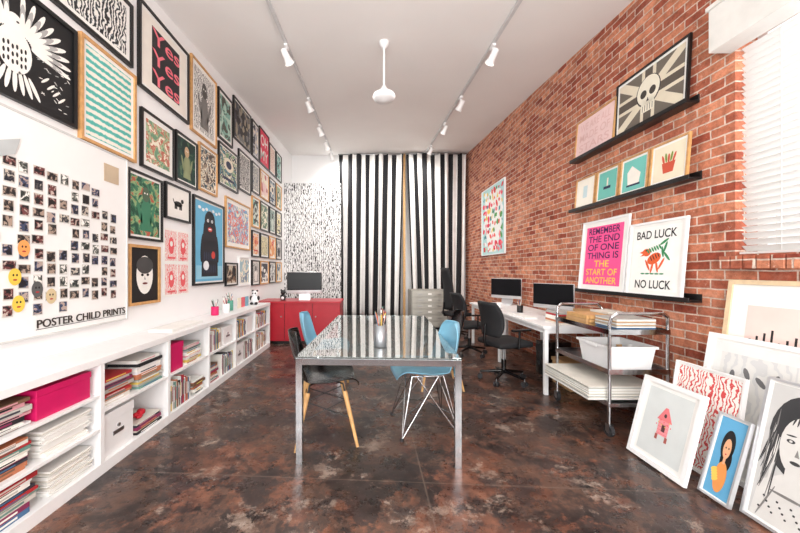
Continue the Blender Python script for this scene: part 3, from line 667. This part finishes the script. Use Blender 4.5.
q.obj('magazine_stack')
q=B()
for k in range(6): a=.004*k; q.box(2.215,2.38,3.05+a,3.34-a,.8265+.02*k,.8265+.02*k+.019,(cardb,bmats[1],bmats[11],paper,cardb,bmats[7])[k])
q.obj('file_box')
q=B(); 
for i in range(4): q.cyl((2.03+.09*i,2.90,.66),(2.03+.09*i,2.93,.80),.022,(paper,bmats[7],cardb,paper)[i])
q.obj('paper_rolls',T(0,0,-.12))
q=B()
pts=[Vector((2.18+.06*math.cos(t*.5),3.22+.05*math.sin(t*.5),.514+.0006*t)) for t in range(60)]
q.tube(pts,.005,black,seg=6); q.sph((2.18,3.22,.557),(.03,.03,.03),black); q.obj('cable_coil')
# ---------------------------------------------------------------- wall ledges and prints, right
def ledge(y0,y1,z):
    q=B(); q.box(XR-.10,XR-.001,y0,y1,z-.018,z,black); q.box(XR-.112,XR-.10,y0,y1,z-.018,z+.02,black); q.box(XR-.012,XR-.001,y0,y1,z,z+.05,black); q.obj('picture_ledge',bevel=.002)
ledge(2.60,4.12,2.68); ledge(2.58,4.14,2.07); ledge(2.58,4.12,1.10)
def RW(y0,y1,z,h,fmat,a,deco=None,matw=0,fw=.02,lean=5,off=.07,name='framed_print'):
    picture(name,abs(y1-y0),h,fmat,a,T(XR-off,(y0+y1)/2,z+.0025,-90,-lean),fw=fw,dep=.022,matw=matw,deco=deco)
def d_jack(q,w,h,y):
    k=pm(222,212,190); kk=pm(88,80,72); k2=pm(60,54,50)
    q.poly([(-.5*w,-.5*h),(-.40*w,-.5*h),(.5*w,.40*h),(.5*w,.5*h),(.40*w,.5*h),(-.5*w,-.40*h)],y,k)
    q.poly([(.5*w,-.5*h),(.5*w,-.40*h),(-.40*w,.5*h),(-.5*w,.5*h),(-.5*w,.40*h),(.40*w,-.5*h)],y-.0003,k)
    q.rect(-.11*w,.11*w,-.5*h,.5*h,y-.0006,k); q.rect(-.5*w,.5*w,-.15*h,.15*h,y-.0006,k)
    q.rect(-.06*w,.06*w,-.5*h,.5*h,y-.0009,kk); q.rect(-.5*w,.5*w,-.08*h,.08*h,y-.0009,kk)
    s_=pm(232,226,208)
    q.ell(0,.06*h,.19*w,.30*h,y-.0012,k2);q.ell(0,.07*h,.175*w,.28*h,y-.0015,s_); q.rect(-.10*w,.10*w,-.34*h,-.1*h,y-.0015,s_)
    for d in(-1,1): q.ell(d*.07*w,.03*h,.05*w,.08*h,y-.0018,k2)
    q.poly([(0,-.06*h),(.02*w,-.14*h),(-.02*w,-.14*h)],y-.0018,k2)
    for i in range(5): x=(i-2)*.038*w; q.rect(x-.003,x+.003,-.32*h,-.2*h,y-.0018,k2)
RW(4.08,3.42,2.68,.46,woodd,pm(240,208,206),d_script(['WE ARE ALL','MADE OF','STARS'],(228,188,184)),.0,.018,off=.062)
RW(3.43,2.64,2.68,.56,black,pm(110,102,92),d_jack,.025,.018,off=.045,lean=3)
def d_cone(c,c2):
    def f(q,w,h,y):
        m=pm(*c); q.poly([(-.16*w,-.3*h),(.16*w,-.3*h),(.22*w,.0),(-.22*w,.0)],y,m)
        for i in range(5): q.ell((i-2)*.09*w,.1*h+(.04*h if i%2 else 0),.035*w,.14*h,y-.0005,pm(*(c2 if i%2 else c)),rot=-(i-2)*.15)
    return f
RW(4.06,3.71,2.07,.36,woodd,pm(245,240,228),lambda q,w,h,y:q.rect(-.12*w,.12*w,-.2*h,.25*h,y,pm(200,220,225)),.01,.015)
RW(3.69,3.36,2.07,.36,woodd,pm(110,190,178),lambda q,w,h,y:(q.rect(-.2*w,.2*w,-.15*h,-.05*h,y,pm(*NV)),q.rect(-.03*w,.05*w,-.05*h,.25*h,y,pm(*CR))),.02,.015)
RW(3.34,3.00,2.07,.37,woodd,pm(115,195,185),lambda q,w,h,y:(q.poly([(-.25*w,-.3*h),(.25*w,-.3*h),(.3*w,.0),(-.1*w,.3*h),(-.3*w,.1*h)],y,pm(240,235,225)),q.rect(-.3*w,.3*w,-.36*h,-.3*h,y-.0003,pm(*NV))),.02,.015)
RW(2.98,2.62,2.07,.37,woodd,pm(235,225,200),d_cone((205,85,60),(120,150,60)),.02,.015)
def d_start(q,w,h,y):
    Y_=pm(250,205,70); 
    rows=['REMEMBER','THE END','OF ONE','THING IS','THE','START OF','ANOTHER']
    for i,t in enumerate(rows):
        q.text(t,0,(.42-i*.14)*h,w*(.84 if i!=4 else .4),h*.108,y,(Y_ if i>=4 else pm(60,20,80)),.012)
RW(3.98,3.27,1.10,.80,white,pm(245,85,150),d_start,.05,.02,off=.075)
def d_luck(q,w,h,y):
    k=pm(*K); q.text('BAD LUCK',0,.38*h,.84*w,.13*h,y,k,.014); q.text('NO LUCK',0,-.4*h,.76*w,.13*h,y,k,.014)
    o=pm(228,98,50); g=pm(52,140,88)
    # green curled tail and crest, orange body, four legs, head with open jaw
    q.ell(.0,.0,.15*w,.08*h,y,o,rot=.45); q.ell(-.17*w,.10*h,.09*w,.06*h,y-.0001,o); q.poly([(-.24*w,.13*h),(-.33*w,.10*h),(-.25*w,.08*h)],y-.0002,o); q.poly([(-.24*w,.08*h),(-.31*w,.04*h),(-.22*w,.05*h)],y-.0002,o)
    for a,dx,dz in((.5,-.13,-.10),(-.2,-.03,-.13),(.25,.07,-.12),(-.5,.16,-.08)): q.ell(dx*w,dz*h,.022*w,.10*h,y-.0003,o,rot=a)
    for a,dx,dz in((.2,.17,.10),(-.3,.22,.17),(-1.0,.19,.25),(.7,.26,.03)): q.ell(dx*w,dz*h,.022*w,.085*h,y-.0006,g,rot=a)
    for i in range(6): q.ell((-.14+.05*i)*w,(.12+.012*i)*h,.018*w,.045*h,y-.0007,g,rot=.6,seg=10)
    q.ell(-.18*w,.13*h,.016*w,.012*h,y-.0008,k,seg=10)
    for i in range(4): q.ell((-.06+.05*i)*w,(.0+.018*i)*h,.010*w,.045*h,y-.0009,k,rot=.5,seg=10)
    for i in range(5): q.ell((-.22+.1*i)*w,-.235*h,.05*w,.012*h,y-.0004,g,seg=10)
RW(3.25,2.66,1.10,.68,white,pm(246,246,242),d_luck,.03,.02,off=.075)
# large map poster
def d_map(q,w,h,y):
    rn=random.Random(5); cs=[(225,70,75),(90,160,90),(245,130,140),(240,205,100),(235,95,80),(245,245,245),(235,60,90),(70,140,150)]
    q.poly([(-.2*w,-.46*h),(.15*w,-.47*h),(.36*w,-.2*h),(.42*w,.1*h),(.35*w,.4*h),(0,.46*h),(-.35*w,.34*h),(-.38*w,0)],y,pm(244,244,240))
    for i in range(90):
        cx,cz=((i%9)-4)*.098*w+rn.uniform(-.03,.03)*w,((i//9)-4.5)*.096*h+rn.uniform(-.02,.02)*h
        q.ell(cx,cz,rn.uniform(.03,.075)*w,rn.uniform(.02,.05)*h,y-.0005-.00005*i,pm(*rn.choice(cs)),rot=rn.uniform(0,3),seg=rn.choice([3,4,5,6,7]))
picture('framed_print',1.3,1.46,white,pm(185,222,222),T(XR-.004,6.95,1.66,-90),fw=.02,deco=d_map,dep=.03)
# ---------------------------------------------------------------- prints leaning on floor, right
def lean(y0,y1,xb,xt,h,fmat,a,deco=None,fw=.02,matw=.04,dxy=0,name='framed_print'):
    w=abs(y1-y0); ang=math.degrees(math.asin(min(.95,(xt-xb)/h)))
    picture(name,w,h,fmat,a,T(xb+.03,(y0+y1)/2,.009,-90+dxy,-ang),fw=fw,dep=.025,matw=matw,deco=deco)
def d_house(q,w,h,y):
    p=pm(240,150,155); q.rect(-.12*w,.12*w,-.16*h,.06*h,y,p); q.poly([(-.17*w,.06*h),(.17*w,.06*h),(.03*w,.26*h),(-.03*w,.26*h)],y-.0003,pm(232,125,130))
    for i in range(4): q.rect(-.12*w,.12*w,-.14*h+i*.05*h,-.135*h+i*.05*h,y-.0005,pm(200,110,115))
    q.rect(-.03*w,.05*w,-.1*h,.0,y-.0008,pm(90,60,60)); q.ell(.0,.14*h,.03*w,.03*h,y-.0008,pm(80,60,60)); q.rect(-.14*w,-.08*w,-.24*h,-.16*h,y,pm(170,90,80)); q.rect(.08*w,.14*w,-.24*h,-.16*h,y,pm(170,90,80))
    for i in range(9): q.ell((-.16+.04*i)*w,(.02*((i*7)%5)-.02)*h,.012*w,.012*h,y-.001,pm(*YE if i%2 else (230,80,90)),seg=6)
def d_lady(q,w,h,y):
    k=pm(*K); s_=pm(225,170,130)
    q.ell(0,.16*h,.26*w,.2*h,y,k); q.ell(.05*w,-.02*h,.22*w,.16*h,y,k); q.ell(0,.12*h,.15*w,.13*h,y-.0003,s_); q.ell(0,-.25*h,.24*w,.2*h,y-.0002,pm(230,150,80)); q.rect(-.05*w,.05*w,-.08*h,.05*h,y-.0004,s_)
    q.ell(-.05*w,.13*h,.025*w,.012*h,y-.0006,k); q.ell(.06*w,.13*h,.025*w,.012*h,y-.0006,k); q.ell(0,.05*h,.03*w,.01*h,y-.0006,pm(200,40,50))
    for i in range(5): q.ell(-.28*w+.03*w*i,-.18*h-.03*h*i,.14*w,.02*h,y-.0005-.0001*i,pm(245,200,90),rot=.7)
def d_face(q,w,h,y):
    k=pm(58,58,60); s_=pm(216,214,210); g=pm(130,128,126)
    rn=random.Random(4); X=q.X; q.X=X@Matrix.Translation((-.08*w,0,0))
    q.ell(-.02*w,.16*h,.34*w,.29*h,y,k)
    q.poly([(-.40*w,-.5*h),(.47*w,-.5*h),(.40*w,-.24*h),(.12*w,-.13*h),(-.12*w,-.13*h),(-.36*w,-.24*h)],y-.0001,s_)
    for i in range(44):
        d=-1 if i%2 else 1
        q.ell(d*(.20+.15*rn.random())*w,(-.16+.3*rn.random())*h,.009*w,.22*h,y-.0002-.00002*i,(k,g,k,s_,k)[i%5],rot=d*rn.uniform(.0,.22),seg=10)
    q.ell(0,.10*h,.21*w,.20*h,y-.0014,s_); q.rect(-.09*w,.09*w,-.20*h,-.04*h,y-.0013,s_)
    for i in range(11): q.ell((-.2+.04*i)*w,.29*h,.012*w,.06*h,y-.0016,k,rot=(i-5)*.12,seg=10)
    for d in(-1,1):
        q.ell(d*.09*w,.12*h,.05*w,.014*h,y-.0017,k); q.ell(d*.09*w,.12*h,.02*w,.008*h,y-.0019,s_,seg=10); q.ell(d*.095*w,.16*h,.06*w,.006*h,y-.0017,k,rot=-d*.12)
        q.ell(d*.24*w,-.36*h,.012*w,.14*h,y-.0017,g,rot=d*.3,seg=10)
    q.poly([(.0,.08*h),(.035*w,.025*h),(-.02*w,.025*h)],y-.0017,g); q.ell(0,-.02*h,.06*w,.013*h,y-.0017,k)
    q.ell(0,-.27*h,.22*w,.01*h,y-.0017,g); 
    for i in range(16): q.ell((-.3+.04*i)*w,(-.42+.03*((i*3)%4))*h,.016*w,.008*h,y-.0018,k,seg=8)
    q.X=X
lg=M('light_oak',(222,196,160),.5,var=.1,scale=25)
def d_multi(q,w,h,y):
    q.rect(-.42*w,.42*w,.1*h,.42*h,y,pm(240,212,204)); q.rect(-.42*w,.42*w,.1*h,.2*h,y-.0003,pm(226,168,150))
    for i in range(12): q.rect((-.38+.062*i)*w,(-.36+.062*i)*w,.2*h,(.2+.022*((i*5)%4+1))*h,y-.0005,pm(*K))
    q.ell(-.28*w,.14*h,.07*w,.015*h,y-.0006,pm(*K)); q.ell(.05*w,.14*h,.11*w,.015*h,y-.0006,pm(*K)); q.ell(.3*w,.16*h,.05*w,.02*h,y-.0006,pm(*K))
def d_sketch(q,w,h,y):
    q.rect(-.44*w,.44*w,-.42*h,.42*h,y,art('lines',[(222,221,218),(219,218,215),(222,221,218),(208,208,208)],5))
    for i in range(7): q.ell((-.34+.10*i)*w,(.24+.04*(i%2))*h,.02*w,.05*h,y-.0005,pm(110,110,112),rot=.4*(i%3),seg=9)
lean(2.36,1.56,2.40,2.56,1.27,lg,paper,d_multi,.03,.05)
lean(2.36,1.46,2.27,2.42,.90,white,pm(228,228,226),d_sketch,.03,.02)
lean(2.42,1.97,2.14,2.24,.68,white,art('lines',[(240,236,230),(240,236,230),(240,236,230),(210,75,75)],13),None,.01,.015)
lean(2.455,2.01,1.90,2.04,.57,white,pm(214,219,218),d_house,.03,.03,0)
lean(2.00,1.83,1.975,2.11,.49,alu,pm(95,165,205),d_lady,.010,.008)
lean(1.82,1.42,2.03,2.19,.76,alu,pm(200,199,197),d_face,.014,.012)
q=B(); q.box(XR-.012,XR-.001,6.15,6.23,1.05,1.17,white); 
for z in(1.08,1.125): q.box(XR-.014,XR-.012,6.175,6.205,z,z+.025,paper)
q.obj('wall_outlet',bevel=.002)
# ---------------------------------------------------------------- light
wd=bpy.data.worlds.new('w'); S.world=wd; wd.use_nodes=True; bg=wd.node_tree.nodes['Background']; bg.inputs[0].default_value=(.93,.96,1,1); bg.inputs[1].default_value=1.5
def area(name,loc,rot,sx,sy,en,col=(1,1,1)):
    li=bpy.data.lights.new(name,'AREA'); li.shape='RECTANGLE'; li.size=sx; li.size_y=sy; li.energy=en; li.color=col
    o=bpy.data.objects.new(name,li); S.collection.objects.link(o); o.location=loc; o.rotation_euler=[math.radians(a) for a in rot]
area('daylight_front',(.2,YF+.1,1.75),(-114,0,180),4.2,2.4,285,(1,.985,.965))
area('daylight_side',(XR+.45,1.35,2.25),(0,-90,180),1.6,2.0,22,(1,.99,.97))
# ---------------------------------------------------------------- camera
cd=bpy.data.cameras.new('camera'); co=bpy.data.objects.new('camera',cd); S.collection.objects.link(co)
cd.sensor_width=36; cd.lens=330/800*36; cd.shift_x=30/800; cd.shift_y=3.5/800; cd.clip_start=.05
co.location=(0,0,1.34); co.rotation_euler=(math.radians(90),0,0); S.camera=co
S.view_settings.view_transform='Standard'; S.view_settings.exposure=0.13
